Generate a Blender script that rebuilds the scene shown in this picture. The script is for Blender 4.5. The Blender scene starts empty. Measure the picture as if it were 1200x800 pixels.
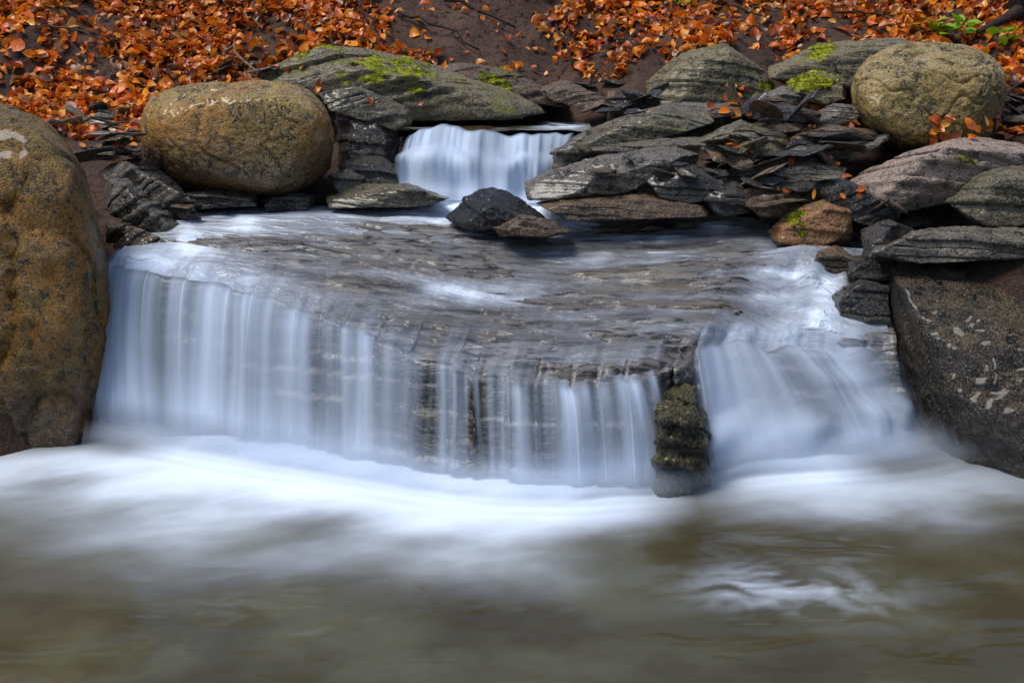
import bpy, bmesh, math, random
import numpy as np
from mathutils import Vector, Matrix
from mathutils.bvhtree import BVHTree
random.seed(7); rng = np.random.default_rng(7)
S = bpy.context.scene; COL = S.collection

# ------------------------------------------------------------------ camera geometry
F = 1167.0; TH = math.atan(300/F); CT, ST = math.cos(TH), math.sin(TH); H = 1.85
def ray(px, py):
    u = (px-600)/F; w = -(py-400)/F
    return np.array([u, CT+w*ST, -ST+w*CT])
def at(px, py, d):
    r = ray(px, py); return np.array([0, 0, H]) + r*(d/r[1])
def on_z(px, py, z):
    r = ray(px, py); return np.array([0, 0, H]) + r*((z-H)/r[2])
def proj(P):
    x, y, z = P[..., 0], P[..., 1], P[..., 2]-H
    fw = y*CT - z*ST; up = y*ST + z*CT
    return 600+F*x/fw, 400-F*up/fw

# ------------------------------------------------------------------ numpy noise
_perm = rng.permutation(256).astype(np.int64)
_g = rng.normal(size=(256, 3)); _g /= np.linalg.norm(_g, axis=1)[:, None]
def perlin(P):
    P = np.asarray(P, float); i = np.floor(P).astype(np.int64); f = P-i
    u = f*f*f*(f*(f*6-15)+10)
    def g(a, b, c):
        h = _perm[(_perm[(_perm[(i[..., 0]+a) & 255]+i[..., 1]+b) & 255]+i[..., 2]+c) & 255]
        G = _g[h]
        return G[..., 0]*(f[..., 0]-a)+G[..., 1]*(f[..., 1]-b)+G[..., 2]*(f[..., 2]-c)
    ux, uy, uz = u[..., 0], u[..., 1], u[..., 2]
    def L(a, b, t): return a+(b-a)*t
    x00 = L(g(0,0,0), g(1,0,0), ux); x10 = L(g(0,1,0), g(1,1,0), ux)
    x01 = L(g(0,0,1), g(1,0,1), ux); x11 = L(g(0,1,1), g(1,1,1), ux)
    return L(L(x00, x10, uy), L(x01, x11, uy), uz)*1.6
def fbm(P, sc=1.0, o=4, gain=.5):
    P = np.asarray(P, float)*sc; a = 1.0; r = 0
    for k in range(o):
        r = r + a*perlin(P+k*17.3); P = P*2.03; a *= gain
    return r
def n1(x, y=0.0, sd=0.0):
    x = np.asarray(x, float); return perlin(np.stack([x, x*0+y, x*0+sd+.37], -1))
def sstep(a, b, x):
    t = np.clip((x-a)/(b-a), 0, 1); return t*t*(3-2*t)

# ------------------------------------------------------------------ object helpers
def mesh(name, V, Fc, mat=None, smooth=True):
    me = bpy.data.meshes.new(name)
    me.from_pydata(np.asarray(V, float).tolist(), [], Fc if isinstance(Fc, list) else Fc.tolist())
    if smooth: me.polygons.foreach_set('use_smooth', np.ones(len(me.polygons), bool))
    if mat: me.materials.append(mat)
    me.update(); return me
def link(name, me, loc=(0,0,0), parent=None):
    o = bpy.data.objects.new(name, me); o.location = loc; COL.objects.link(o)
    if parent: o.parent = parent
    return o
def tag(o, label=None, cat=None, group=None, kind=None):
    if label: o['label'] = label
    if cat: o['category'] = cat
    if group: o['group'] = group
    if kind: o['kind'] = kind
    return o
def grid_faces(nu, nv):
    a = (np.arange(nu-1)[:, None]*nv+np.arange(nv-1)[None, :]).ravel()
    return np.stack([a, a+1, a+nv+1, a+nv], 1)
def attr(me, name, arr):
    me.attributes.new(name, 'FLOAT', 'POINT').data.foreach_set('value', np.asarray(arr, np.float32).ravel())

# ------------------------------------------------------------------ materials
class NT:
    def __init__(s, name):
        s.m = bpy.data.materials.new(name); s.m.use_nodes = True
        s.t = s.m.node_tree; s.t.nodes.clear()
        s.out = s.n('ShaderNodeOutputMaterial')
    def n(s, ty, **kw):
        x = s.t.nodes.new(ty)
        for k, v in kw.items(): setattr(x, k, v)
        return x
    def l(s, a, b): s.t.links.new(a, b)
    def val(s, x, sock):
        if isinstance(x, (int, float)): sock.default_value = x
        elif isinstance(x, tuple): sock.default_value = x if len(x) == 4 or sock.type == 'VECTOR' else (*x, 1)
        else: s.l(x, sock)
    def math(s, op, a, b=0.0, c=None, clamp=False):
        x = s.n('ShaderNodeMath', operation=op, use_clamp=clamp)
        s.val(a, x.inputs[0]); s.val(b, x.inputs[1])
        if c is not None: s.val(c, x.inputs[2])
        return x.outputs[0]
    def mix(s, f, a, b, mode='MIX'):
        x = s.n('ShaderNodeMix', data_type='RGBA', blend_type=mode)
        s.val(f, x.inputs[0]); s.val(a, x.inputs[6]); s.val(b, x.inputs[7]); return x.outputs[2]
    def noise(s, vec, sc, det=6, rough=.6, dist=0.0):
        x = s.n('ShaderNodeTexNoise'); s.l(vec, x.inputs['Vector'])
        x.inputs['Scale'].default_value = sc; x.inputs['Detail'].default_value = min(det, 5)
        x.inputs['Roughness'].default_value = rough; x.inputs['Distortion'].default_value = dist
        return x.outputs[0]
    def ramp(s, f, a, b, lo=0.0, hi=1.0):
        x = s.n('ShaderNodeMapRange', interpolation_type='SMOOTHSTEP')
        if a > b: a, b, lo, hi = b, a, hi, lo
        s.val(f, x.inputs[0]); x.inputs[1].default_value = a; x.inputs[2].default_value = b
        x.inputs[3].default_value = lo; x.inputs[4].default_value = hi; return x.outputs[0]
    def mapv(s, vec, sc):
        x = s.n('ShaderNodeMapping'); s.l(vec, x.inputs[0]); x.inputs['Scale'].default_value = sc; return x.outputs[0]
    def bump(s, h, st, dist, nrm=None):
        x = s.n('ShaderNodeBump'); s.l(h, x.inputs['Height']); x.inputs['Strength'].default_value = st
        x.inputs['Distance'].default_value = dist
        if nrm: s.l(nrm, x.inputs['Normal'])
        return x.outputs[0]
    def pbr(s, col, rough, nrm=None, spec=.5, coat=0.0, coatr=.15):
        p = s.n('ShaderNodeBsdfPrincipled'); s.val(col, p.inputs['Base Color']); s.val(rough, p.inputs['Roughness'])
        p.inputs['Specular IOR Level'].default_value = spec
        s.val(coat, p.inputs['Coat Weight']); p.inputs['Coat Roughness'].default_value = coatr
        if nrm: s.l(nrm, p.inputs['Normal'])
        return p.outputs[0]

def rock_mat(name, dark, a, b, sc=1.6, rough=(.45, .8), bump=.8, speck=None, top=None, wet_z=None, wet_h=.25, strata=0, moss=0.0, crack=.5, coat=0.0, gain=(1.5, 1.36, 1.15), mott=.36, grain=.40):
    G = lambda c: tuple(min(.6, x*g) for x, g in zip(c, gain)) if c else c
    a, b, top, speck = G(a), G(b), G(top), G(speck)
    t = NT(name); tc = t.n('ShaderNodeTexCoord').outputs['Object']
    oi = t.n('ShaderNodeObjectInfo'); ad = t.n('ShaderNodeVectorMath', operation='ADD'); t.l(tc, ad.inputs[0])
    rr = t.math('MULTIPLY', oi.outputs['Random'], 30.0); t.l(rr, ad.inputs[1]); v = ad.outputs[0]
    geo = t.n('ShaderNodeNewGeometry'); sx = t.n('ShaderNodeSeparateXYZ'); t.l(geo.outputs['Position'], sx.inputs[0])
    sn = t.n('ShaderNodeSeparateXYZ'); t.l(geo.outputs['Normal'], sn.inputs[0])
    big = t.noise(v, sc, 5, .62, .4); mid = t.noise(v, sc*6, 5, .68); fine = t.noise(v, sc*34, 3, .7)
    col = t.mix(t.ramp(big, .42, .58), a, b)
    col = t.mix(t.ramp(mid, mott+.13, mott-.01), col, dark)
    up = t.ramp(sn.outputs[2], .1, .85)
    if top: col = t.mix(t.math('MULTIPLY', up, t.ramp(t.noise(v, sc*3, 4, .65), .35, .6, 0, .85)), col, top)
    col = t.mix(t.ramp(fine, grain+.12, grain-.04, 0, .85), col, dark)
    if speck: col = t.mix(t.ramp(t.noise(v, sc*40, 2, .6), .57, .65, 0, .8), col, speck)
    h = t.math('ADD', t.math('MULTIPLY', mid, 1.0), t.math('MULTIPLY', fine, .6))
    if strata:
        sv = t.mapv(v, (1.0, 1.0, strata)); st = t.noise(sv, 2.0, 5, .6, .3)
        side = t.ramp(sn.outputs[2], .85, .35)
        col = t.mix(t.math('MULTIPLY', t.ramp(st, .48, .38, 0, .7), side), col, dark)
        h = t.math('ADD', h, t.math('MULTIPLY', st, t.math('MULTIPLY', side, 1.0)))
    vo = t.n('ShaderNodeTexVoronoi', feature='DISTANCE_TO_EDGE'); vd = t.n('ShaderNodeVectorMath', operation='MULTIPLY_ADD')
    nz = t.n('ShaderNodeTexNoise'); t.l(v, nz.inputs['Vector']); nz.inputs['Scale'].default_value = 3*sc
    t.l(nz.outputs['Color'], vd.inputs[0]); vd.inputs[1].default_value = (.5,.5,.5); t.l(v, vd.inputs[2])
    t.l(vd.outputs[0], vo.inputs['Vector']); vo.inputs['Scale'].default_value = sc*1.4
    ck = t.math('MULTIPLY', t.ramp(vo.outputs[0], .0, .02, 1, 0), t.ramp(big, .50, .56))
    col = t.mix(t.math('MULTIPLY', ck, crack), col, dark); h = t.math('SUBTRACT', h, t.math('MULTIPLY', ck, crack*.8))
    ro = t.ramp(mid, .3, .7, rough[0], rough[1])
    ct = coat
    if wet_z is not None:
        wn = t.math('ADD', sx.outputs[2], t.math('MULTIPLY', t.math('SUBTRACT', big, .5), .5))
        wt = t.ramp(wn, wet_z-wet_h*.5, wet_z+wet_h*.5, 1, 0)
        col = t.mix(t.math('MULTIPLY', wt, .68), col, (.014,.010,.007))
        ro = t.math('MULTIPLY', ro, t.ramp(wt, 0, 1, 1, .5)); ct = t.math('MAXIMUM', t.math('MULTIPLY', wt, .5), coat)
    if moss:
        mf = t.math('MULTIPLY', t.ramp(t.noise(v, sc*2.2, 5, .7), .62-moss*.3, .72-moss*.3), t.ramp(sn.outputs[2], .0, .6))
        col = t.mix(t.math('MULTIPLY', mf, .85), col, t.mix(fine, (.05,.06,.004), (.26,.25,.015)))
        ro = t.math('MAXIMUM', ro, t.math('MULTIPLY', mf, .8))
    t.l(t.pbr(col, ro, t.bump(h, bump, .03), .5, ct), t.out.inputs[0]); return t.m

M = {}
M['gold'] = rock_mat('golden_rock', (.026,.015,.006), (.38,.165,.013), (.24,.140,.022), 3.4, (.28,.6), 1.6, (.62,.28,.03), (.28,.20,.05), .40, .5, crack=.5, coat=.25, mott=.37, grain=.42)
M['olive'] = rock_mat('olive_rock', (.028,.018,.006), (.34,.160,.012), (.20,.132,.020), 2.6, (.2,.45), 1.2, (.42,.23,.04), (.39,.29,.09), 1.47, .26, crack=1.0, coat=.45, mott=.35, grain=.40)
M['tan'] = rock_mat('tan_rock', (.028,.023,.011), (.24,.17,.042), (.155,.122,.034), 2.6, (.32,.65), 1.2, (.32,.24,.10), (.39,.32,.18), 1.4, .3, crack=1.0, coat=.2, grain=.40)
M['black'] = rock_mat('black_wet_rock', (.004,.004,.005), (.009,.009,.011), (.015,.015,.018), 2.5, (.25,.5), 1.1, (.03,.032,.038), None, None, strata=3, coat=.3)
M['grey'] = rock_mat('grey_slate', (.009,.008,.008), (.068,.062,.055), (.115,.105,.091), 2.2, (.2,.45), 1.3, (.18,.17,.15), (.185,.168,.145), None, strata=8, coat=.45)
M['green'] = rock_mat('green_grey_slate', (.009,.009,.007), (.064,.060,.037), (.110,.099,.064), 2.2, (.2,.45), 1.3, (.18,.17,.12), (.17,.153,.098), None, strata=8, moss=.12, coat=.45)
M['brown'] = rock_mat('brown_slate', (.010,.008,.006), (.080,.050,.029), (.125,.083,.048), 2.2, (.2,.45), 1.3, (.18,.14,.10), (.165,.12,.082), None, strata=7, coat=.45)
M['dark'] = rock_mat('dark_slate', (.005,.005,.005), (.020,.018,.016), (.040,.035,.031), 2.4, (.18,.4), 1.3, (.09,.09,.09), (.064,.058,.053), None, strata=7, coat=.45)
M['pale'] = rock_mat('pale_rock', (.045,.034,.030), (.27,.215,.20), (.18,.142,.125), 2.4, (.35,.7), 1.2, (.4,.34,.32), (.35,.285,.265), None, strata=3, coat=.15)
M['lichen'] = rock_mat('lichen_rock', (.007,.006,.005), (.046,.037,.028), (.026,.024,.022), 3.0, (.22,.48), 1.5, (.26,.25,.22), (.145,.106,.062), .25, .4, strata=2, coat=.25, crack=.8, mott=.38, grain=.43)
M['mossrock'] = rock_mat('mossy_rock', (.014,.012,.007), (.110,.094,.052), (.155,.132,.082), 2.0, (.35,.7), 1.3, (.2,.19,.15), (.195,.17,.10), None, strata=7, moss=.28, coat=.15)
M['nose'] = rock_mat('dark_mossy_rock', (.008,.007,.005), (.040,.034,.019), (.058,.050,.026), 2.6, (.2,.5), 1.4, (.13,.13,.07), (.085,.075,.028), None, strata=5, moss=.2, coat=.3)
M['rust'] = rock_mat('rust_rock', (.03,.018,.011), (.24,.105,.038), (.16,.10,.04), 2.4, (.25,.55), 1.1, (.30,.18,.10), (.24,.145,.068), None, moss=.08, coat=.25)

def ledge_mat():
    t = NT('wet_ledge_rock'); geo = t.n('ShaderNodeNewGeometry'); v = geo.outputs['Position']
    sn = t.n('ShaderNodeSeparateXYZ'); t.l(geo.outputs['Normal'], sn.inputs[0])
    sv = t.mapv(v, (.7, 3.0, 4.0)); s1 = t.noise(sv, 2.0, 5, .6, .5); s2 = t.noise(sv, 7.0, 4, .6, .6)
    col = t.mix(t.ramp(s1, .40, .60), (.112,.097,.084), (.20,.190,.182))
    col = t.mix(t.ramp(s2, .51, .39), col, (.018,.015,.013))
    col = t.mix(t.ramp(t.noise(v, 1.6, 4, .6), .50, .66, 0, .45), col, (.16,.125,.077))
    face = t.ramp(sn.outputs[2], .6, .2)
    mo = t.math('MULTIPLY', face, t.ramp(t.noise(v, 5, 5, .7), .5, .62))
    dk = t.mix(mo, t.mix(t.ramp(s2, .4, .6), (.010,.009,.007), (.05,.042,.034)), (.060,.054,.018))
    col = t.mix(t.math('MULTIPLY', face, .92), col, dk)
    h = t.math('ADD', t.math('MULTIPLY', s1, 1.0), t.math('MULTIPLY', s2, 1.1))
    t.l(t.pbr(col, t.ramp(s2, .3, .7, .25, .42), t.bump(h, .9, .04), .5, .35, .25), t.out.inputs[0]); return t.m
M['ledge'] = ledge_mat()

def soil_mat():
    t = NT('dark_soil'); v = t.n('ShaderNodeNewGeometry').outputs['Position']
    a = t.noise(v, 1.5, 5, .6); b = t.noise(v, 14, 5, .7); c = t.noise(v, 50, 4, .7)
    col = t.mix(t.ramp(a, .35, .65), (.055,.030,.022), (.12,.066,.046)); col = t.mix(t.ramp(b, .5, .35), col, (.012,.008,.006))
    col = t.mix(t.ramp(c, .58, .66, 0, .5), col, (.20,.09,.035))
    t.l(t.pbr(col, .85, t.bump(t.math('ADD', b, t.math('MULTIPLY', c, .5)), 1.0, .06), .3), t.out.inputs[0]); return t.m
M['soil'] = soil_mat()

def leaf_mat(name, color=None):
    t = NT(name)
    if color is None: a = t.n('ShaderNodeAttribute', attribute_name='tint'); base = a.outputs['Color']
    else:
        rgb = t.n('ShaderNodeRGB'); rgb.outputs[0].default_value = (*color, 1); base = rgb.outputs[0]
    v = t.n('ShaderNodeNewGeometry').outputs['Position']; n = t.noise(v, 45, 3, .6)
    base = t.mix(t.ramp(n, .35, .7, 0, .38), base, t.mix(.65, base, (.04,.012,.006)))
    p = t.pbr(base, .34, t.bump(n, .3, .01), .5); tr = t.n('ShaderNodeBsdfTranslucent'); t.l(base, tr.inputs[0])
    mx = t.n('ShaderNodeMixShader'); mx.inputs[0].default_value = .3; t.l(p, mx.inputs[1]); t.l(tr.outputs[0], mx.inputs[2])
    t.l(mx.outputs[0], t.out.inputs[0]); return t.m
M['litter'] = leaf_mat('leaf_litter'); LEAFC = [(.88,.24,.010), (.64,.13,.012), (.85,.36,.06), (.40,.085,.018)]
LM = [leaf_mat('autumn_leaf', c) for c in LEAFC]
M['greenleaf'] = leaf_mat('green_leaf', (.26,.46,.02))
def simple(name, c1, c2, sc, rough, bump):
    t = NT(name); v = t.n('ShaderNodeTexCoord').outputs['Object']; n = t.noise(v, sc, 5, .7)
    t.l(t.pbr(t.mix(t.ramp(n, .35, .65), c1, c2), rough, t.bump(n, bump, .02), .3), t.out.inputs[0]); return t.m
M['moss'] = simple('green_moss', (.045,.065,.004), (.36,.36,.010), 22, .9, 1.0)
M['bark'] = simple('dark_bark', (.015,.010,.008), (.05,.032,.024), 25, .85, 1.0)
M['wood'] = simple('weathered_wood', (.09,.055,.035), (.22,.15,.10), 25, .8, .6)

WH = (.77,.86,.995)
def fall_mat(name, c):
    t = NT(name); a = t.n('ShaderNodeAttribute', attribute_name='alpha')
    al = a.outputs['Fac']
    d = t.n('ShaderNodeBsdfDiffuse'); d.inputs[0].default_value = (*c, 1)
    tl = t.n('ShaderNodeBsdfTranslucent'); tl.inputs[0].default_value = (*c, 1)
    m1 = t.n('ShaderNodeMixShader'); m1.inputs[0].default_value = .3; t.l(d.outputs[0], m1.inputs[1]); t.l(tl.outputs[0], m1.inputs[2])
    tr = t.n('ShaderNodeBsdfTransparent')
    m2 = t.n('ShaderNodeMixShader'); t.l(al, m2.inputs[0]); t.l(tr.outputs[0], m2.inputs[1]); t.l(m1.outputs[0], m2.inputs[2])
    t.l(m2.outputs[0], t.out.inputs[0]); return t.m
M['fall'] = fall_mat('falling_water', (.70,.81,.99))
M['spray'] = fall_mat('water_spray', WH)
def film_mat():
    t = NT('shallow_flowing_water'); a = t.n('ShaderNodeAttribute', attribute_name='alpha'); w = t.n('ShaderNodeAttribute', attribute_name='white')
    v = t.n('ShaderNodeNewGeometry').outputs['Position']
    n = t.noise(t.mapv(v, (1.1, 3.4, 1)), 3.6, 4, .55, .6)
    col = t.mix(w.outputs['Fac'], (.21,.212,.24), WH)  # blue-grey base paints the sky sheen into the water film
    p = t.pbr(col, t.ramp(w.outputs['Fac'], 0, 1, .12, .6), t.bump(n, .9, .08), .8)
    tr = t.n('ShaderNodeBsdfTransparent'); m2 = t.n('ShaderNodeMixShader')
    t.l(a.outputs['Fac'], m2.inputs[0]); t.l(tr.outputs[0], m2.inputs[1]); t.l(p, m2.inputs[2]); t.l(m2.outputs[0], t.out.inputs[0]); return t.m
M['film'] = film_mat()
def pool_mat():
    t = NT('pool_water'); a = t.n('ShaderNodeAttribute', attribute_name='foam_sheen'); v = t.n('ShaderNodeNewGeometry').outputs['Position']
    n = t.noise(t.mapv(v, (.5, 1.0, 1)), 1.3, 3, .5, .5); b = t.noise(v, 1.7, 4, .55)
    col = t.mix(t.ramp(n, .3, .7), (.052,.042,.017), (.095,.090,.052)); col = t.mix(t.ramp(b, .58, .36, 0, .65), col, (.036,.025,.008))
    rip = t.noise(t.mapv(v, (.9, 2.2, 1)), 2.2, 2, .45, .6)
    p = t.pbr(col, .13, t.bump(rip, .4, .05), .42)
    d = t.n('ShaderNodeBsdfDiffuse'); d.inputs[0].default_value = (*WH, 1)
    m = t.n('ShaderNodeMixShader'); t.l(a.outputs['Fac'], m.inputs[0]); t.l(p, m.inputs[1]); t.l(d.outputs[0], m.inputs[2])
    t.l(m.outputs[0], t.out.inputs[0]); return t.m
M['pool'] = pool_mat()

# ------------------------------------------------------------------ terrain
def chan(y):
    xl = np.interp(y, [0,4,4.8,5.3,6.5,6.75,7,8,8.6,10], [-3.3,-3.0,-2.5,-2.15,-2.05,-1.5,-.85,-1.0,-.4,0])
    xr = np.interp(y, [0,4,4.8,5.3,6.3,6.5,6.7,8,8.6,10], [3.3,3.0,2.5,2.0,1.75,1.2,.45,.8,.4,0]); return xl, xr
def terr(x, y):
    x = np.asarray(x, float); y = np.asarray(y, float)
    bc = np.interp(y, [-10,3.9,4.6,5.4,6.2,7.1,7.4,8.3,9,10,12,16,30,90], [-.4,-.4,-.25,.3,.75,.85,1.35,1.5,1.95,2.5,3.7,4.6,5,6])  # unseen hill past the slope shaped low so the wet ledge reflects sky
    bb = np.interp(y, [-10,3.9,4.6,5.4,6.2,7,7.6,8.3,9,10,12,16,30,90], [-.4,-.4,-.2,.5,.8,1.0,1.2,1.5,1.95,2.5,3.7,4.6,5,6])
    xl, xr = chan(y); out = np.maximum(xl-x, 0)+np.maximum(x-xr, 0)
    lo = np.interp(out, [0,.4,1,3,10,80], [0,.6,1.2,2,3,5]); hi = np.interp(out, [0,.3,1,2,3,10,80], [0,.12,.22,.30,.42,1.5,4])
    k = sstep(4.8, 5.9, y)
    z = bc+(bb-bc)*sstep(0, .35, out)+lo*(1-k)+hi*k
    P = np.stack([x, y, x*0], -1)
    am = .05+.15*sstep(7.4, 8.6, y)
    return z+fbm(P, .9, 4)*am+fbm(P+40, 4.0, 3)*.03*sstep(5.5, 8, y)
def warp(n, c, w, far):
    t = np.linspace(-1, 1, n); return c+w*t+(far-w)*np.sign(t)*np.abs(t)**7
gx = warp(260, 0, 6.0, 70); gy = warp(300, 7.0, 7.0, 75)
X, Y = np.meshgrid(gx, gy, indexing='ij'); Z = terr(X, np.clip(Y, -10, 90))
TV = np.stack([X, Y, Z], -1).reshape(-1, 3); TF = grid_faces(*X.shape)
tag(link('ground', mesh('ground', TV, TF[:, ::-1], M['soil'])), kind='structure')

BV, BF = [TV], [np.concatenate([TF[:, :3], TF[:, [0, 2, 3]]])]; BN = [len(TV)]
def add_bvh(V, Fc):
    BV.append(V); BF.append(np.asarray(Fc)+BN[0]); BN[0] += len(V)

# ------------------------------------------------------------------ rocks
_ico = {}
def ico(l):
    if l not in _ico:
        bm = bmesh.new(); bmesh.ops.create_icosphere(bm, subdivisions=l, radius=1)
        _ico[l] = (np.array([v.co[:] for v in bm.verts]), np.array([[v.index for v in f.verts] for f in bm.faces])); bm.free()
    return _ico[l]
def hull_planes(P):
    bm = bmesh.new()
    for p in P: bm.verts.new(p)
    bmesh.ops.convex_hull(bm, input=bm.verts); bm.normal_update()
    out = []
    for f in bm.faces:
        n = np.array(f.normal[:]); h = float(n@np.array(f.verts[0].co[:]))
        if h < 0: n, h = -n, -h
        if h < .02 or f.calc_area() < 1e-4: continue
        if not any(n@a > .985 for a, b in out): out.append((n, h))
    bm.free(); return np.array([a for a, b in out]), np.array([b for a, b in out])
def rock_verts(P, level, p, rough, strata, thk, seed, bed=None, cuts=0):
    lo, hi = P.min(0), P.max(0); c = (lo+hi)/2; hs = (hi-lo)/2
    Q = (P-c)/hs; N, Hh = hull_planes(Q); D, Fc = ico(level)
    if cuts:
        rr = np.random.default_rng(seed+90); cn = rr.normal(size=(cuts, 3)); cn[:, 1] = -np.abs(cn[:, 1])*.8; cn[:, 2] = np.abs(cn[:, 2]); cn /= np.linalg.norm(cn, axis=1)[:, None]
        ch = (Q@cn.T).max(0)*rr.uniform(.72, .9, cuts); N = np.concatenate([N, cn]); Hh = np.concatenate([Hh, ch])
    q = np.maximum(D@N.T, 1e-4)/Hh[None, :]
    qm = q.max(1); r = 1/(qm*((q/qm[:, None])**p).sum(1)**(1/p))
    V = D*r[:, None]; V = V*(1/np.abs(V).max(0))*hs
    G = D/hs; G /= np.linalg.norm(G, axis=1)[:, None]
    sd = np.array([seed*3.17, seed*7.7, seed*1.3]); sz = float(np.mean(hs))
    if p >= 20:
        d = rough*sz*(.35*fbm(V/sz+sd, 1.0, 2, .5)-.7*np.abs(perlin(V/sz*2.1+sd+9))-.45*np.abs(perlin(V/sz*5.3+sd))+.25*perlin(V/sz*14+sd))
    else: d = rough*sz*(.6*fbm(V/sz+sd, 1.0, 2, .5)+.24*fbm(V/sz+sd, 6.0, 3, .6)-.38*np.exp(-(perlin(V/sz*1.8+sd+5)/.035)**2)+.15*perlin(V/sz*26+sd))
    V = V+G*d[:, None]
    if strata:
        b = np.array(bed if bed is not None else (.08, .12, 1.0)); b = b/np.linalg.norm(b)
        ph = V@b/thk+.35*fbm(V/sz+sd, 1.0, 3)+50; k = np.floor(ph).astype(int); fr = ph-k
        hk = np.random.default_rng(seed).random(400)
        off = (hk[k % 400]-.6)*strata*2.2-strata*.8*(hk[(k+7) % 400] > .5)*np.exp(-(np.minimum(fr, 1-fr)/.10)**2)
        lat = G-(G@b)[:, None]*b
        V = V+lat*off[:, None]
    return V+c, Fc
class R: pass
ROCKS = []
def rock(name, label, cat, mat, poly, d, thick, p=22, fs=.72, lean=6, level=6, rough=.10, strata=.02, thk=.05, bed=None, seed=None, bs=.8, group=None, jit=.06, cuts=0, pts=None):
    seed = seed if seed is not None else len(ROCKS)+1
    rr = random.Random(seed)
    if pts is None:
        poly = np.array(poly, float); c = poly.mean(0); ex = poly.max(0)-poly.min(0)
        pts = [at(x, y, d) for x, y in poly]
        for x, y in poly:
            pts.append(at(c[0]+(x-c[0])*fs+rr.uniform(-1,1)*jit*ex[0], c[1]+(y-c[1])*fs+lean+rr.uniform(-1,1)*jit*ex[1], d-thick*.5*rr.uniform(.8, 1.1)))
            pts.append(at(c[0]+(x-c[0])*bs, c[1]+(y-c[1])*bs, d+thick*.5))
    V, Fc = rock_verts(np.array(pts), level, p, rough, strata, thk, seed, bed, cuts)
    loc = np.array([V[:, 0].mean(), V[:, 1].mean(), V[:, 2].min()])
    me = mesh(name, V-loc, Fc, M[mat]); o = link(name, me, loc); tag(o, label, cat, group)
    add_bvh(V, Fc); r = R(); r.o, r.V, r.F, r.loc = o, V, Fc, loc
    nn = np.empty(len(V)*3); me.vertices.foreach_get('normal', nn); r.N = nn.reshape(-1, 3); ROCKS.append(r); return r
def moss(r, px, py, rx, ry, thr=-.05, h=.012, label=None):
    cx, cy = proj(r.V[r.F].mean(1)); Nf = r.N[r.F].mean(1); Cn = r.V[r.F].mean(1)
    e = ((cx-px)/rx)**2+((cy-py)/ry)**2
    keep = (e+1.8*fbm(Cn, 8, 4) < 1-thr) & (Nf[:, 2] > -.05) & (Nf[:, 1] < .6)
    if keep.sum() < 5: return
    Fk = r.F[keep]; ids, inv = np.unique(Fk, return_inverse=True); Fk = inv.reshape(Fk.shape)
    cnt = np.bincount(r.F.ravel(), minlength=len(r.V))[ids]; cn2 = np.bincount(Fk.ravel(), minlength=len(ids)); edge = cn2 < cnt
    V = r.V[ids]+r.N[ids]*np.where(edge, -.004, h*(.7+.8*fbm(r.V[ids], 25, 3)))[:, None]
    vs = [V-r.loc]; fs_ = Fk.tolist(); b = len(V)
    m = min(900, len(Fk)*3); pick = rng.integers(0, len(Fk), m)
    for q in pick:
        w = rng.dirichlet((1,1,1)); a = (V[Fk[q]]*w[:, None]).sum(0)-r.loc; n = Nf[keep][q]+rng.normal(size=3)*.6
        sd = np.cross(n, rng.normal(size=3)); sd /= np.linalg.norm(sd)+1e-6; n /= np.linalg.norm(n)
        vs.append(np.array([a-sd*.003, a+sd*.003, a+n*rng.uniform(.008, .02)])); fs_.append([b, b+1, b+2]); b += 3
    o = link('moss_patch', mesh('moss_patch', np.concatenate(vs), fs_, M['moss']), (0,0,0), r.o)
    if label: o['label'] = label

B1 = rock('boulder', 'huge rounded golden brown boulder at the left edge beside the main waterfall', 'boulder', 'gold',
     [(-360,330),(-280,170),(-140,92),(0,92),(70,128),(120,200),(144,320),(152,420),(146,520),(130,650),(-200,690),(-340,560)], 5.5, 1.3, p=12, fs=.82, lean=10, level=7, rough=.07, strata=0)
B2 = rock('boulder', 'loaf shaped olive brown boulder with dark wet underside, left of the upper waterfall', 'boulder', 'olive',
     [(158,155),(168,122),(203,101),(290,95),(357,101),(390,130),(398,165),(390,205),(355,226),(280,232),(205,222),(168,198)], 6.75, .95, p=13, fs=.75, lean=6, level=7, rough=.06, strata=0)
B3 = rock('boulder', 'round tan boulder on the right bank below the leaf slope', 'boulder', 'tan',
     [(994,105),(1015,68),(1060,50),(1130,50),(1172,68),(1184,100),(1172,140),(1140,180),(1060,186),(1010,150)], 7.1, 1.0, p=12, fs=.72, lean=6, level=7, rough=.08, strata=0)
B4 = rock('boulder', 'big angular dark boulder with pale lichen specks at the right edge of the pool', 'boulder', 'lichen', None, 0, 0,
     p=260, level=7, rough=.075, strata=0, cuts=0, seed=12,
     pts=[at(*a) for a in [(1040,308,5.5),(1110,302,5.55),(1420,300,5.6),(1054,330,5.12),(1112,402,4.82),(1136,470,4.64),(1205,522,4.42),(1420,470,4.3),(1020,385,5.5),(1030,430,5.45),(1052,500,5.35),(1112,562,5.0),(1200,600,4.5),(1420,620,4.3),(1060,560,5.9),(1420,560,5.9)]])
B5 = rock('rock', 'dark blue black wet pyramid shaped rock in midstream', 'rock', 'black',
     [(520,256),(546,230),(576,215),(602,226),(636,252),(650,270),(600,272),(535,266)], 6.15, .5, p=70, fs=.55, lean=10, rough=.10, strata=.006, thk=.05, bed=(.5,0,1), cuts=2)
rock('rock', 'low brown wedge of rock leaning on the right foot of the black pyramid rock', 'rock', 'brown',
     [(576,266),(612,250),(652,258),(672,272),(640,279),(586,277)], 5.85, .35, p=60, fs=.7, lean=3, rough=.08)
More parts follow.
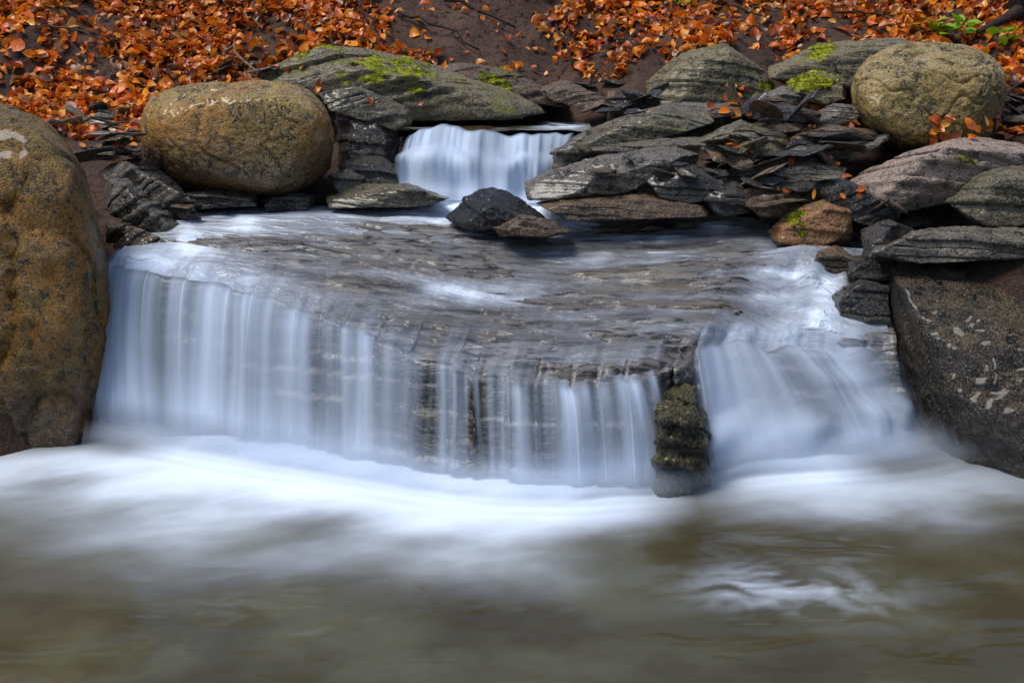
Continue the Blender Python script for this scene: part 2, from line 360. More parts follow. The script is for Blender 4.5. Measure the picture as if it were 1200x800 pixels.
NOSE = rock('rock', 'dark rock nose with faint moss dividing the main waterfall from the right cascade', 'rock', 'nose',
     [(752,468),(776,446),(806,446),(826,466),(836,510),(842,585),(768,600),(750,530)], 4.47, .42, p=60, fs=.78, lean=6, rough=.22, strata=.016, thk=.05, cuts=4, seed=5)
# right hand slabs
SL = [
 ('rock_slab','long flat grey slab with blunt end pointing left, above midstream','grey',[(614,214),(640,200),(702,182),(800,166),(820,180),(814,198),(742,210),(655,224),(622,228)],6.3,.55,12,(.15,.3,1)),
 ('rock_slab','low brown grey slab along the waterline right of the black pyramid rock','brown',[(626,238),(662,226),(760,224),(834,238),(832,250),(742,252),(650,249)],6.15,.5,8,None),
 ('rock_slab','large wedge shaped grey slab rising to a point just right of the upper waterfall','green',[(664,168),(690,148),(778,121),(828,126),(834,140),(792,149),(700,174),(668,179)],6.8,.6,10,(.2,.3,1)),
 ('rock_slab','small upright grey slab at the right foot of the upper waterfall','grey',[(645,180),(672,160),(698,150),(704,170),(660,196),(648,193)],6.7,.2,4,None),
 ('rock_slab','thick grey green slab with peaked back, centre of the right bank','green',[(812,164),(868,138),(926,164),(922,180),(850,180),(818,173)],6.6,.55,10,(-.2,.3,1)),
 ('rock_slab','thin flat grey slab lying under the wedge slab','grey',[(690,172),(780,158),(850,161),(846,168),(770,177),(700,180)],6.55,.4,5,None),
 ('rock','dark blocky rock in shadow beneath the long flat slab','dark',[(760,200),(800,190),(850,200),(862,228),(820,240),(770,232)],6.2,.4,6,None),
 ('rock','black wet rock stacked behind the low waterline slab','dark',[(720,206),(760,196),(790,205),(792,228),(740,228)],6.25,.3,4,None),
 ('rock','dark rock at the right end of the waterline slab','dark',[(822,224),(858,210),(884,224),(888,246),(840,252),(824,244)],6.1,.3,6,None),
 ('rock','mossy humped boulder below the leaf slope, upper centre right','mossrock',[(754,98),(798,62),(848,48),(888,74),(908,102),(902,126),(800,128),(760,120)],8.0,.8,10,None),
 ('rock_slab','long mossy slab half hidden behind the round tan boulder','mossrock',[(902,80),(958,50),(1078,40),(1104,62),(1030,95),(940,106)],8.2,.8,10,(.1,.3,1)),
 ('rock_slab','pale pinkish slab lying flat on the right bank','pale',[(980,218),(1058,176),(1150,150),(1214,158),(1214,196),(1104,244),(1040,254)],6.3,.7,12,(.1,.35,1)),
 ('rock','grey green boulder above the lichen boulder at the right edge','green',[(1108,238),(1148,202),(1200,186),(1270,196),(1280,262),(1150,268)],5.75,.7,10,None),
 ('rock_slab','thick grey slab lying directly on top of the lichen boulder','grey',[(1028,290),(1070,268),(1150,260),(1260,270),(1262,304),(1120,304),(1040,305)],5.45,.55,6,None),
 ('rock_slab','dark wet tilted slab below the pale pinkish slab','dark',[(950,212),(975,204),(1056,244),(1054,260),(1000,252),(956,228)],6.0,.4,6,(-.4,.2,1)),
 ('rock','rust brown sloping rock with a moss cap at the stream edge','rust',[(896,272),(926,242),(966,230),(1006,244),(1012,282),(960,294),(908,291)],5.9,.5,6,None),
 ('rock','dark wet rock tucked between the rust rock and the thick grey slab','dark',[(1004,268),(1040,256),(1076,270),(1070,300),(1012,304)],5.6,.4,4,None),
 ('rock_slab','dark angular slab wedged under the thick grey slab beside the stream','dark',[(990,302),(1040,292),(1062,306),(1040,326),(994,320)],5.55,.4,6,None),
 ('rock','dark wet rock and crevice shadow low in the gap between the right cascade and the lichen boulder','dark',[(972,345),(1008,326),(1040,334),(1046,400),(1008,408),(980,380)],5.3,.3,6,None),  # dark tone stands for brown rock and the crevice shadow together
 ('rock','brown wet rock low under the rust rock at the head of the right cascade','brown',[(942,298),(980,286),(1012,302),(1008,322),(954,320)],5.65,.35,5,None),
 ('rock_slab','flat brown slab among the rubble left of the round tan boulder','brown',[(920,160),(970,144),(1026,152),(1022,162),(960,168)],6.75,.4,6,None),
 ('rock_slab','thin grey slab on edge left of the round tan boulder','grey',[(934,142),(978,120),(1016,126),(1014,134),(966,148)],7.0,.4,5,None),
 ('rock_slab','narrow dark slab under the moss clump on the right bank','dark',[(856,126),(910,118),(964,132),(950,140),(880,138)],6.95,.4,5,None),
 ('rock_slab','pale grey flat stone just above the dark tilted slab','grey',[(898,199),(950,186),(996,197),(986,205),(930,209)],6.35,.35,5,None),
 ('rock','brown blocky rock between the flat pale stone and the stream','brown',[(870,234),(905,218),(946,228),(942,252),(890,256)],6.1,.35,5,None),
 ('rock_slab','greenish rock with bright moss beside the round tan boulder','mossrock',[(918,98),(950,80),(990,90),(996,112),(960,122),(925,116)],7.5,.4,5,None),
 ('rock','small grey rock right of the hump, under the moss clump','grey',[(890,112),(918,100),(940,112),(930,128),(900,128)],7.4,.3,4,None),
 ('rock_slab','thin slate tilted up to the right between the peaked slab and the flat pale stone','grey',[(840,208),(900,184),(940,166),(948,172),(910,196),(854,215)],6.45,.35,4,(.3,.3,1)),
 ('rock_slab','thin brown slate lying across the top of the peaked slab','brown',[(856,153),(900,138),(954,142),(950,149),(890,156)],6.8,.35,4,None),
 ('rock_slab','thin pale slate tilted down to the left below the round tan boulder','grey',[(944,190),(1000,166),(1044,154),(1048,162),(1000,182),(952,197)],6.7,.35,5,(.3,.3,1)),
 ('rock_slab','narrow grey slate wedged upright beside the mossy hump','grey',[(836,150),(846,118),(866,112),(872,128),(856,152)],7.1,.25,3,(.8,.2,.5)),
 ('rock_slab','dark thin slate leaning left on the end of the peaked slab','dark',[(908,186),(930,160),(960,178),(996,182),(990,190),(940,192)],6.5,.3,3,(-.3,.3,1)),
 ('rock_slab','dark slate lying across the gap behind the rust brown rock','dark',[(876,214),(930,206),(984,220),(1010,238),(980,238),(900,226)],6.2,.4,4,(-.2,.3,1)),
 ('rock_slab','long thin grey slate resting on the wedge slab, pointing right','grey',[(736,142),(800,118),(868,122),(872,128),(800,134),(744,150)],6.95,.35,4,(.2,.3,1)),
 ('rock_slab','thin brown slate sticking out under the dark slate toward the stream','brown',[(846,228),(890,214),(934,218),(938,225),(890,232),(852,238)],6.15,.3,3,(.1,.3,1)),
 # left side
 ('rock_slab','long slanting mossy slab above the upper waterfall','mossrock',[(308,66),(345,44),(400,52),(520,86),(610,112),(655,130),(600,138),(470,132),(370,108),(320,90)],8.1,.8,10,(-.25,.3,1)),
 ('rock_slab','mossy brown ridge of rock behind the slanting slab','brown',[(480,80),(540,68),(600,82),(660,108),(680,128),(620,126),(530,106)],8.5,.5,6,(-.25,.3,1)),
 ('rock_slab','overhanging grey slab at the left shoulder of the upper waterfall','green',[(374,106),(404,96),(450,112),(486,136),(480,148),(430,132),(384,118)],7.2,.5,6,(-.3,.2,1)),
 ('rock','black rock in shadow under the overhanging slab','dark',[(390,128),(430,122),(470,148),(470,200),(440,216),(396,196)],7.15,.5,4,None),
 ('rock','dark cracked rock at the left foot of the upper waterfall','dark',[(398,190),(440,178),(472,196),(474,220),(440,226),(402,214)],6.85,.4,4,None),
 ('rock_slab','flat wet slab spreading into the water below the upper waterfall','green',[(378,230),(420,214),(480,215),(526,230),(524,237),(450,241),(388,241)],6.5,.45,6,None),
 ('rock','small pointed grey stone at the right end of the loaf boulder','grey',[(384,206),(410,194),(432,208),(428,226),(394,228)],6.7,.3,4,None),
 ('rock_slab','long layered grey slab slanting down to the right beside the golden boulder','grey',[(112,212),(150,208),(206,256),(232,288),(212,298),(166,272),(118,236)],5.95,.35,8,(-.7,.1,1)),
 ('rock_slab','lower layered brown slab slanting into the left end of the main waterfall','brown',[(122,252),(160,262),(214,296),(206,314),(150,312),(124,282)],5.7,.35,6,(-.7,.1,1)),
 ('rock_slab','thin grey slab slanting above the layered slabs','grey',[(112,190),(150,188),(214,236),(244,268),(226,272),(170,236),(116,206)],6.2,.3,4,(-.7,.1,1)),
 ('rock_slab','flat brown slab propped on rubble left of the loaf boulder','brown',[(98,178),(128,158),(162,150),(164,162),(128,184),(104,188)],6.5,.4,5,None),
 ('rock_slab','dark slate slab tucked against the left end of the loaf boulder','dark',[(140,186),(166,182),(210,216),(220,234),(192,232),(148,206)],6.45,.35,5,(-.4,.2,1)),
 ('rock_slab','flat dark slab lying under the front of the loaf boulder','dark',[(196,226),(240,218),(300,224),(298,238),(240,244),(200,240)],6.5,.4,4,None),
 ('rock','small dark rock under the right front of the loaf boulder','dark',[(300,228),(340,222),(372,228),(370,244),(310,246)],6.55,.3,4,None),
 ('rock_slab','brown slab poking from leaf litter above the upper pool','brown',[(628,98),(660,92),(720,118),(728,130),(690,128),(640,112)],8.2,.4,5,(-.3,.2,1)),
 ('rock','dark rock at the back of the upper pool','dark',[(706,116),(740,100),(776,112),(780,136),(720,140)],7.8,.5,5,None),
 ('rock','small dark rock half buried in leaves at upper right','dark',[(776,34),(796,26),(812,38),(806,50),(780,50)],9.4,.3,4,None),
]
RS = {}
for nm, lb, mt, poly, d, th, ln, bed in SL:
    small = (max(p[0] for p in poly)-min(p[0] for p in poly)) < 70
    lay = 'slanting mossy' in lb or 'layered' in lb or 'ridge' in lb
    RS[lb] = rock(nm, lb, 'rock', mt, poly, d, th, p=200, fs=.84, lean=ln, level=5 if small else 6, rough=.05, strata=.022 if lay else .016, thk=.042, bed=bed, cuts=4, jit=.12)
def rk(sub): return next(r for l, r in RS.items() if sub in l)
moss(rk('slanting mossy slab above'), 452, 92, 48, 24); moss(rk('slanting mossy slab above'), 370, 58, 24, 10); moss(rk('mossy brown ridge'), 575, 98, 24, 14)
moss(rk('rust brown sloping'), 934, 264, 15, 10); moss(rk('greenish rock with bright moss'), 948, 92, 32, 14); moss(rk('long mossy slab half'), 960, 62, 20, 8)
moss(rk('mossy humped'), 895, 110, 16, 14); moss(rk('pale pinkish slab lying'), 1120, 190, 26, 8)

# ------------------------------------------------------------------ main ledge
LP = [(120,308,5.35),(150,308,5.3),(230,324,5.15),(300,341,5.0),(370,362,4.88),(440,387,4.75),(500,415,4.6),(560,436,4.5),(650,450,4.42),(760,440,4.45),(800,418,4.6),(840,392,4.8),(900,384,4.9),(960,386,4.95),(1010,386,5.0),(1060,386,5.0)]
BPX = [(105,522),(140,525),(220,540),(290,552),(365,565),(440,578),(500,588),(560,595),(660,597),(775,586),(812,576),(870,567),(980,562),(1052,554),(1086,546),(1110,540)]
BK = [(200,252,6.5),(400,240,6.75),(600,238,6.85),(760,250,6.6),(960,264,6.25),(1010,270,6.2)]
LX = np.array([a[0] for a in LP], float); LIP = np.array([at(*a) for a in LP]); BAS = np.array([on_z(a, b, 0.0) for a, b in BPX])
bks = np.linspace(120, 1060, len(BK)); BAK = np.array([at(*a) for a in BK])
def smooth_interp(q, xs, P):
    r = 0
    for o, w in ((-24,.2),(-10,.2),(0,.2),(10,.2),(24,.2)):
        r = r+w*np.stack([np.interp(np.clip(q+o, xs[0], xs[-1]), xs, P[:, k]) for k in range(3)], -1)
    return r
def lip(q, k=1.0):
    P = smooth_interp(q, LX, LIP); q = np.asarray(q, float)
    rt = sstep(815, 860, q); rg = 1+1.2*rt
    saw = (q/37+.6*n1(q/50, 0, 21)); saw = saw-np.floor(saw)
    P[..., 1] += k*(rg*.045*n1(q/52, 0, 3)+(.05*(saw-.5)*(1-rt))+.010*n1(q/9, 0, 8))
    P[..., 2] += k*(.020*n1(q/38, 0, 11)*(1+1.6*rt)+.005*n1(q/12, 0, 13)); return P
def bas(q): return smooth_interp(q, LX, BAS)
def bak(q): return smooth_interp(q, bks, BAK)
def slab_pt(q, v):
    L, K = lip(q, v**9), bak(q); P = K+(L-K)*v[..., None]
    rt = sstep(800, 900, q)
    P[..., 2] += rt*(.10*sstep(.30, .45, v)*(1-sstep(.50, .68, v+.08*n1(q/40, v*2, 71))))
    P[..., 2] += .05*np.sin(np.pi*np.clip(v, 0, 1))*(1-rt)
    P[..., 2] -= .03*sstep(.9, 1.0, v)**2+rt*.08*sstep(.62, 1.0, v)
    return P
def lipf(q): return slab_pt(np.asarray(q, float), np.ones_like(np.asarray(q, float)))
nq, nv, nf = 520, 290, 70
q = np.linspace(112, 1066, nq); v = np.linspace(0, 1, nv)
Qm, Vm = np.meshgrid(q, v, indexing='ij'); TOP = slab_pt(Qm, Vm)
fv = np.linspace(0, 1, nf+1)[1:]; Qf, Wf = np.meshgrid(q, fv, indexing='ij')
Lf, Bf = lipf(Qf), bas(Qf); Lf[..., 2] -= .015
kk = np.interp(Qf, [112,300,500,640,740,775,800,830,870,950,1066], [.25,.25,.3,.4,.55,.8,.9,.85,.7,.7,.7])
FACE = Lf+(Bf-Lf)*(kk*Wf**.8)[..., None]; FACE[..., 2] = Lf[..., 2]+(-.35-Lf[..., 2])*Wf
SP = np.concatenate([TOP, FACE], 1)
du = np.gradient(SP, axis=0); dv = np.gradient(SP, axis=1); NN = np.cross(dv, du); NN /= np.linalg.norm(NN, axis=-1)[..., None]+1e-9
W = SP*np.array([.7, 2.6, 2.6])
te = fbm(W, .9, 5, .55)*2.8; tf = np.floor(te); fr = te-tf; stp = tf+sstep(.78, 1.0, fr)
disp = (.019*stp+.009*fbm(SP*np.array([1.8,11,11]), 1, 4))*np.concatenate([1-.7*sstep(.93, 1.0, Vm), np.ones((nq, nf))], 1)
lay = np.floor(SP[..., 2]/.045+.5*fbm(SP, 1.5, 2)); lh = np.sin(lay*12.9898)*43758.5; lh = lh-np.floor(lh)
fdisp = .035*np.minimum(fbm(SP, 3.0, 4), .5)+.04*(lh-.6)
edge = np.concatenate([np.zeros((nq, nv)), np.clip(Wf*5, 0, 1)], 1)
isf = np.concatenate([np.zeros((nq, nv)), np.ones((nq, nf))], 1)
SPd = SP+NN*(disp*(1-isf)+fdisp*edge)[..., None]
SPd[:, 0, 2] -= .3; SPd[0, :, 2] -= .25; SPd[-1, :, 2] -= .25
LF = grid_faces(nq, nv+nf)
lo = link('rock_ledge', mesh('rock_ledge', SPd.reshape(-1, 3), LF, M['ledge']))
tag(lo, 'broad flat wet layered rock ledge that the main waterfall pours over', 'rock ledge')
LV = SPd.reshape(-1, 3); add_bvh(LV, np.concatenate([LF[:, :3], LF[:, [0, 2, 3]]]))

# thin flowing water over the ledge
fq = np.linspace(125, 1050, 360); fvv = np.linspace(0, 1.0, 240); Q2, V2 = np.meshgrid(fq, fvv, indexing='ij')
FP = slab_pt(Q2, V2); FP[..., 2] += .012+.014*fbm(FP*np.array([1.5,2.0,1]), 1.4, 3)*sstep(1.0, .9, V2)
pxx, pyy = proj(FP)
def gb(x, y, rx, ry): return np.exp(-((pxx-x)/rx)**2-((pyy-y)/ry)**2)
st = fbm(np.stack([Q2/30, V2*2.2, Q2*0], -1), 1, 3); fl = fbm(FP*np.array([.9,2.6,1]), 2.0, 4); rp = fbm(FP*np.array([.9,5.5,1]), 1.6, 3)
al = .92*sstep(300, 262, pyy)*sstep(950, 620, pxx)+.6*sstep(285, 262, pyy)
al = np.maximum(al, .85*sstep(400, 230, pxx+1.0*(340-pyy)*.3))
al = np.maximum(al, .66*sstep(835, 915, pxx+.2*(pyy-330)))
al = np.maximum(al, .28+.34*fl+.24*rp)
wh = .14*sstep(300, 255, pyy)+.20*sstep(360, 200, pxx)+.15*sstep(840, 940, pxx)+.03+.10*np.maximum(fl, 0)+.32*np.maximum(rp-.12, 0)
sp = [(290,262,22,9,.8),(218,282,14,18,.7),(545,345,80,20,.40),(630,335,60,16,.28),(480,322,60,14,.22),(690,262,26,8,.6),(842,264,24,9,.75),(908,326,44,13,.7),(966,340,26,26,.6),
      (900,350,46,10,.3),(858,390,50,14,.5),(975,380,44,26,.6),(590,243,70,16,1.0),(530,243,60,14,.9),(510,230,60,12,.95),(640,250,40,12,.6),(760,278,40,6,.3),(240,305,60,18,.38),(170,300,40,20,.5),(900,290,50,10,.3),(420,250,70,6,.3),(340,330,40,18,.28),(720,300,60,8,.2),(430,290,70,8,.2)]
for x, y, rx, ry, s in sp:
    g = gb(x, y, rx, ry)*np.clip(1+.7*fl, .2, 1.6); wh = wh+s*g; al = np.maximum(al, np.clip(g*s*1.6, 0, .97)); FP[..., 2] += .022*s*g*sstep(1.0, .9, V2)
rtw = 1-.6*sstep(820, 900, pxx)
wh = np.clip(wh*(1+.4*st*rtw)+.12*np.maximum(st, 0)*sstep(.7, 1, V2)*rtw, 0, 1); al = np.clip(al*(1+.25*st*rtw), 0, 1)
al *= sstep(0, .03, V2)*.999; al *= 1-.5*sstep(.93, 1, V2)*((Q2 > 480) & (Q2 < 800))
me = mesh('stream_water', FP.reshape(-1, 3), grid_faces(360, 240), M['film']); attr(me, 'alpha', al); attr(me, 'white', wh)
tag(link('stream_water', me), kind='structure')

# ------------------------------------------------------------------ falls
def outward(L, B):
    out = (B-L).copy(); out[..., 2] = 0; out = out+np.array([0,-.15,0]); return out/np.linalg.norm(out, axis=-1)[..., None]
def fall(name, label, q0, q1, n, dens, strands, lf, basf, upf, sd=0.0, hexp=.6, strk=1.0, feather=(14,14), ridge=1.0, endfade=0.0, bulge=None, fine=1.0):
    q = np.linspace(q0, q1, n); rows = np.concatenate([np.linspace(-.16, 0, 9)[:-1], np.linspace(0, 1, 56)])
    Q, W = np.meshgrid(q, rows, indexing='ij'); L, B = lf(Q), basf(Q)
    w = np.clip(W, 0, 1); P = L+(B-L)*(w**hexp)[..., None]
    P[..., 2] = L[..., 2]+.02+(B[..., 2]-L[..., 2])*(w**1.2)
    up = upf(Q, np.clip(1+W, 0, 1)); neg = W < 0
    P = np.where(neg[..., None], up+np.array([0,0,.02]), P)
    out = outward(L, B); xx = (Q-q0)
    wob = xx+7*n1(W*1.3, xx*.012, sd)+4*n1(xx/40, W*.8, sd+3)
    s0 = n1(wob/75, W*.2, sd+2); s1 = n1(wob/31, W*.3, sd); s2 = n1(wob/12.5, W*.55, sd+5); s3 = n1(wob/4.6, W*.9, sd+9)
    P = P+out*(.025*s0+.012*s1+.003*s2)[..., None]*np.clip(w*3, 0, 1)[..., None]*ridge
    if bulge is not None: P = P+(out*.8+np.array([0,0,.5]))*bulge(Q, w)[..., None]
    dn = np.interp(Q, *dens); m = np.clip(.65+1.3*n1(xx/70, W*.5, sd+15), .1, 1.4)*fine
    a = dn.copy()
    for c, wd, s in strands: a = a+s*np.exp(-((Q+4*n1(W*1.3, c, sd)-c)/(wd*(1+.9*w)))**2)*(1-.45*w)*sstep(-.1, .12+.25*((c*7) % 1.0), w)
    a = a+(.32*s0+.34*s1+(.28*s2+.18*s3)*m)*strk
    a = a+.30*sstep(.5, .9, w)*np.clip(dn*3, 0, 1)
    a = np.clip(a, .0, .95)
    a *= np.interp(W, [-.16, -.02, .05, .76, .95, 1.0], [0, .5, 1, 1, endfade, endfade])
    a *= sstep(q0, q0+feather[0], Q)*sstep(q1, q1-feather[1], Q+6*n1(W*3, 0, sd+33))
    me = mesh(name, P.reshape(-1, 3), grid_faces(n, len(rows)), M['fall']); attr(me, 'alpha', a)
    return tag(link(name, me), label, 'waterfall', None, 'structure')
fall('waterfall', 'wide silky curtain of white water falling off the front of the ledge', 110, 772, 820,
     ([110,150,200,230,270,310,350,370,440,490,540,600,640,660,720,765,772], [.38,.48,.32,.38,.48,.34,.42,.32,.28,.15,.08,.07,.10,.22,.25,.26,.1]),
     [(160,10,.34),(186,5,.2),(218,7,.28),(246,9,.44),(268,11,.34),(292,6,.25),(318,5,.2),(345,11,.40),(362,5,.25),(385,5,.2),(408,9,.48),(430,7,.48),(455,6,.2),(515,5,.22),(545,4,.15),(604,7,.5),(664,9,.5),(684,5,.3),(702,8,.5),(722,5,.3),(738,9,.6),(762,5,.3)],
     lipf, bas, slab_pt, 1.0, .55, strk=.66, ridge=.8)
fall('waterfall', 'slanting white cascade running down the right side of the ledge', 800, 1056, 340,
     ([800,835,860,890,930,960,1010,1056], [.14,.38,.42,.32,.40,.56,.70,.6]),
     [(820,7,.3),(838,9,.4),(860,11,.3),(888,12,.25),(940,14,.2),(975,16,.2)], lipf, bas, slab_pt, 31.0, 1.0, strk=.85, feather=(26,100), ridge=1.0, fine=.6,
     bulge=lambda Q, w: .06*sstep(850, 930, Q)*np.sin(np.pi*np.clip((w-.02+.0012*(Q-900))/.62, 0, 1))**2*(1+1.2*n1(Q/45, w*2.5, 77))+.05*np.sin(np.pi*np.clip((w-.45+.001*(Q-900))/.5, 0, 1))**2*(1+1.2*n1(Q/35, w*3, 78)))

# spray and mist at the foot of the falls
mv, mf, ma = [], [], []; off = 0
mq = np.linspace(118, 1085, 420); mh = np.linspace(0, 1, 20)
for k in range(3):
    Q, Hh = np.meshgrid(mq, mh, indexing='ij'); B = bas(np.minimum(Q, 1060)); B[..., 0] += np.maximum(Q-1060, 0)/250; out = outward(lip(np.minimum(Q, 1060)), B)
    ht = (.26-.05*k)*(1+.22*n1(Q/90, k, 4)); P = B+out*(.0+.10*k-.12*Hh)[..., None]
    P[..., 2] = .0+ht*Hh
    A = np.interp(Q, [118,150,700,760,790,835,870,1000,1060,1085], [.3,1,.9,.5,.25,.45,.9,.9,.4,0])
    a = A*(.48-.07*k)*np.sin(np.pi*Hh**.75)**1.2*(.9+.35*n1(Q/50, Hh*.4, k+20)+.35*n1(Q/100, 0, k))*sstep(.035, .12, P[..., 2])
    mv.append(P.reshape(-1, 3)); mf.append(grid_faces(420, 20)+off); off += 420*20; ma.append(np.clip(a, 0, .85).ravel())
me = mesh('spray', np.concatenate(mv), np.concatenate(mf), M['spray']); attr(me, 'alpha', np.concatenate(ma))
tag(link('spray', me), 'soft white spray rising along the foot of the falls', 'spray', None, 'structure')

# upper ledge, fall and pool
rock('rock', 'dark vertical rock step behind the upper waterfall', 'rock', 'dark', [(460,158),(560,160),(672,164),(684,245),(560,250),(462,245)], 7.58, .6, p=40, fs=.97, lean=2, rough=.04, bs=.95, jit=.01)
UL = np.array([at(*a) for a in [(474,164,6.98),(488,152,7.12),(530,149,7.18),(562,156,7.10),(600,162,7.04),(640,157,7.10),(680,158,7.14)]])
UB = np.array([at(*a) for a in [(456,228,6.78),(476,232,6.72),(522,238,6.62),(560,240,6.58),(600,243,6.56),(634,242,6.60),(668,230,6.74)]])
UX = np.array([470,490,530,562,600,640,674], float)
def ul(Q):
    P = smooth_interp(Q, UX, UL); P[..., 1] += .08*n1(Q/19, 0, 3)+.04*n1(Q/7, 0, 5); P[..., 2] += .035*n1(Q/19, 0, 9)-.01; return P
def ub(Q):
    P = smooth_interp(Q, UX, UB); P[..., 1] += .10*n1(Q/24, 0, 6); return P
def up_up(Q, v):
    P = ul(Q); P[..., 1] += (1-v)*.9; P[..., 2] += (1-v)*.02; return P
fall('waterfall', 'small upper waterfall dropping into the stream behind the ledge', 466, 676, 320,
     ([466,490,520,545,566,585,600,640,676], [.66,.82,.74,.66,.48,.52,.70,.80,.66]), [(500,7,.3),(532,7,.3),(612,7,.3)],
     ul, ub, up_up, 61.0, .75, strk=.6, ridge=1.0, endfade=.8, feather=(16,16), bulge=lambda Q, w: .09*np.sin(np.pi*np.clip((w-.3)/.6, 0, 1))**2*(1+1.2*n1(Q/30, w*1.5, 88)))
ux = np.linspace(-.85, .6, 60); uy = np.linspace(7.16, 8.6, 60); UXm, UYm = np.meshgrid(ux, uy, indexing='ij')
uz = np.interp(UYm, [6.9,7.1,8.6], [1.52,1.535,1.56])+.02*fbm(np.stack([UXm*2.5, UYm*4, UXm*0], -1), 1, 3)
UP = np.stack([UXm, UYm, uz], -1); me = mesh('upper_stream_water', UP.reshape(-1, 3), grid_faces(60, 60), M['pool'])
px2, py2 = proj(UP); un = fbm(UP*np.array([3,5,1]), 1, 3)
attr(me, 'foam_sheen', np.clip(.8*np.exp(-((px2-655)/22)**2-((py2-148)/6)**2)*(.5+1.2*un)+.2*np.maximum(un, 0), 0, 1))
tag(link('stream_water', me), kind='structure')

# ------------------------------------------------------------------ lower pool
px_ = np.linspace(-4.2, 4.2, 420); py_ = np.concatenate([np.linspace(-4, 2.4, 30)[:-1], np.linspace(2.4, 5.6, 320)])
PX, PY = np.meshgrid(px_, py_, indexing='ij'); qq = np.linspace(120, 1060, 200); BL = bas(qq)
bx_, by_ = BL[:, 0], BL[:, 1]
ext_x = np.concatenate([[-4.5, -2.6], bx_, [2.6, 4.5]]); ext_y = np.concatenate([[4.9, 4.95], by_, [4.75, 4.6]])
front = np.interp(PX, ext_x, ext_y)
P0 = np.stack([PX, PY, PX*0], -1)
d0 = front-PY
dist = d0+.24*fbm(P0*np.array([.9,1.3,1]), 1.2, 4)*sstep(.05, .5, d0)
sig = np.interp(PX, [-4,-2.2,-1.5,-.6,.1,.55,.85,1.1,1.5,2.2,4], [.76,.76,.60,.41,.35,.27,.14,.20,.31,.34,.36])
amp = np.interp(PX, [-4,-2.4,-1.8,-1.2,.2,.55,.85,1.1,1.45,1.9,2.5,4], [.55,.75,.97,1.0,1.0,.75,.15,.65,.92,.72,.4,.3])
foam_sheen = amp*np.exp(-(np.maximum(dist, 0)/sig)**1.7)
soft = np.interp(PX, [-4,-2.0,-1.7,1.55,1.85,4], [1,1,0,0,1,1]); foam_sheen *= 1-soft*(1-sstep(-.08, .34, d0))
wisp = fbm(np.stack([PX*.8+PY*.8, PY*2.3-PX*1.1, PX*0], -1), 1.0, 4)
foam_sheen = foam_sheen*(1+.6*wisp*sstep(.05, .5, dist))
sw = fbm(P0*np.array([3,7,1])+.6*fbm(P0, 3, 2)[..., None], 1, 5)
foam_sheen += .38*np.exp(-((PX-1.06)/.30)**2-((PY-3.42)/.17)**2)*np.clip(.4+1.6*sw, 0, 1.7)  # blurred reflection on the swirl, painted white into the pool mask
foam_sheen += .06*np.exp(-(np.maximum(dist, 0)/.8)**2)*np.clip(.5+1.4*wisp, 0, 2)
foam_sheen = np.clip(foam_sheen, 0, .98)
zz = .03*np.exp(-(np.maximum(d0, 0)/.5)**2)*amp+.008*fbm(P0*np.array([1.2,2.2,1]), 1.2, 2)*sstep(.3, .8, d0)
me = mesh('water', np.stack([PX, PY, zz], -1).reshape(-1, 3), grid_faces(*PX.shape), M['pool']); attr(me, 'foam_sheen', foam_sheen)
tag(link('water', me), kind='structure')

# ------------------------------------------------------------------ leaves
def leaf_template():
    t = [0, .22, .5, .78, 1.0]; w = [0, .25, .33, .22, 0]
    V = [(a, 0, 0) for a in t]+[(t[i], w[i], 1) for i in (1,2,3)]+[(t[i], -w[i], 1) for i in (1,2,3)]
    Fq = [[0,1,5],[1,2,6,5],[2,3,7,6],[3,4,7],[0,8,1],[1,8,9,2],[2,9,10,3],[3,10,4]]
    return np.array(V, float), Fq
LT, LFq = leaf_template()
def leaf_verts(n, size, curl, fold):
    V = np.repeat(LT[None], n, 0); x = V[..., 0]-.5; yv = V[..., 1]
    z = np.abs(yv)*fold[:, None]-curl[:, None]*(x**2)
    return np.stack([x, yv, z], -1)*size[:, None, None]
def rot_mats(n, tilt):
    yaw = rng.uniform(0, 2*np.pi, n); a = rng.normal(0, tilt, n); b = rng.normal(0, tilt, n)
    cy, sy = np.cos(yaw), np.sin(yaw); O, I = np.zeros(n), np.ones(n)
    Rz = np.stack([np.stack([cy,-sy,O],-1), np.stack([sy,cy,O],-1), np.stack([O,O,I],-1)], 1)
    Rx = np.stack([np.stack([I,O,O],-1), np.stack([O,np.cos(a),-np.sin(a)],-1), np.stack([O,np.sin(a),np.cos(a)],-1)], 1)
    Ry = np.stack([np.stack([np.cos(b),O,np.sin(b)],-1), np.stack([O,I,O],-1), np.stack([-np.sin(b),O,np.cos(b)],-1)], 1)
    return Rx@Ry@Rz
N0 = 60000
lx = rng.uniform(-6.2, 6.2, N0); ly = 7.2+rng.random(N0)**1.1*5.0
xl, xr = chan(ly)
nz = fbm(np.stack([lx, ly, lx*0], -1), .8, 4); nz2 = fbm(np.stack([lx, ly, lx*0+7], -1), 1.9, 3)
keep = (ly > 8.7+.25*nz) | ((lx < -2.0-.3*nz) & (ly > 7.4)) | ((lx > 2.2) & (ly > 7.9+.3*nz))
ppx, ppy = proj(np.stack([lx, ly, terr(lx, ly)], -1))
bare = np.exp(-((ppx-(555+.9*(ppy-30)))/90)**4)*(ppy < 115)
keep &= rng.random(N0) > np.clip(1.1*bare*(1+.5*nz2)+.85*sstep(-.13, -.43, nz2), 0, .96)
lx, ly = lx[keep], ly[keep]; n = len(lx)
sz = .052+.088*rng.random(n)**1.9; V = leaf_verts(n, sz, rng.uniform(-.9, 1.6, n), rng.uniform(.05, 1.1, n))
V[..., 1] *= rng.uniform(.7, 1.35, n)[:, None]
V = np.einsum('nij,nkj->nki', rot_mats(n, .58), V); c0, s0 = math.cos(.42), math.sin(.42)
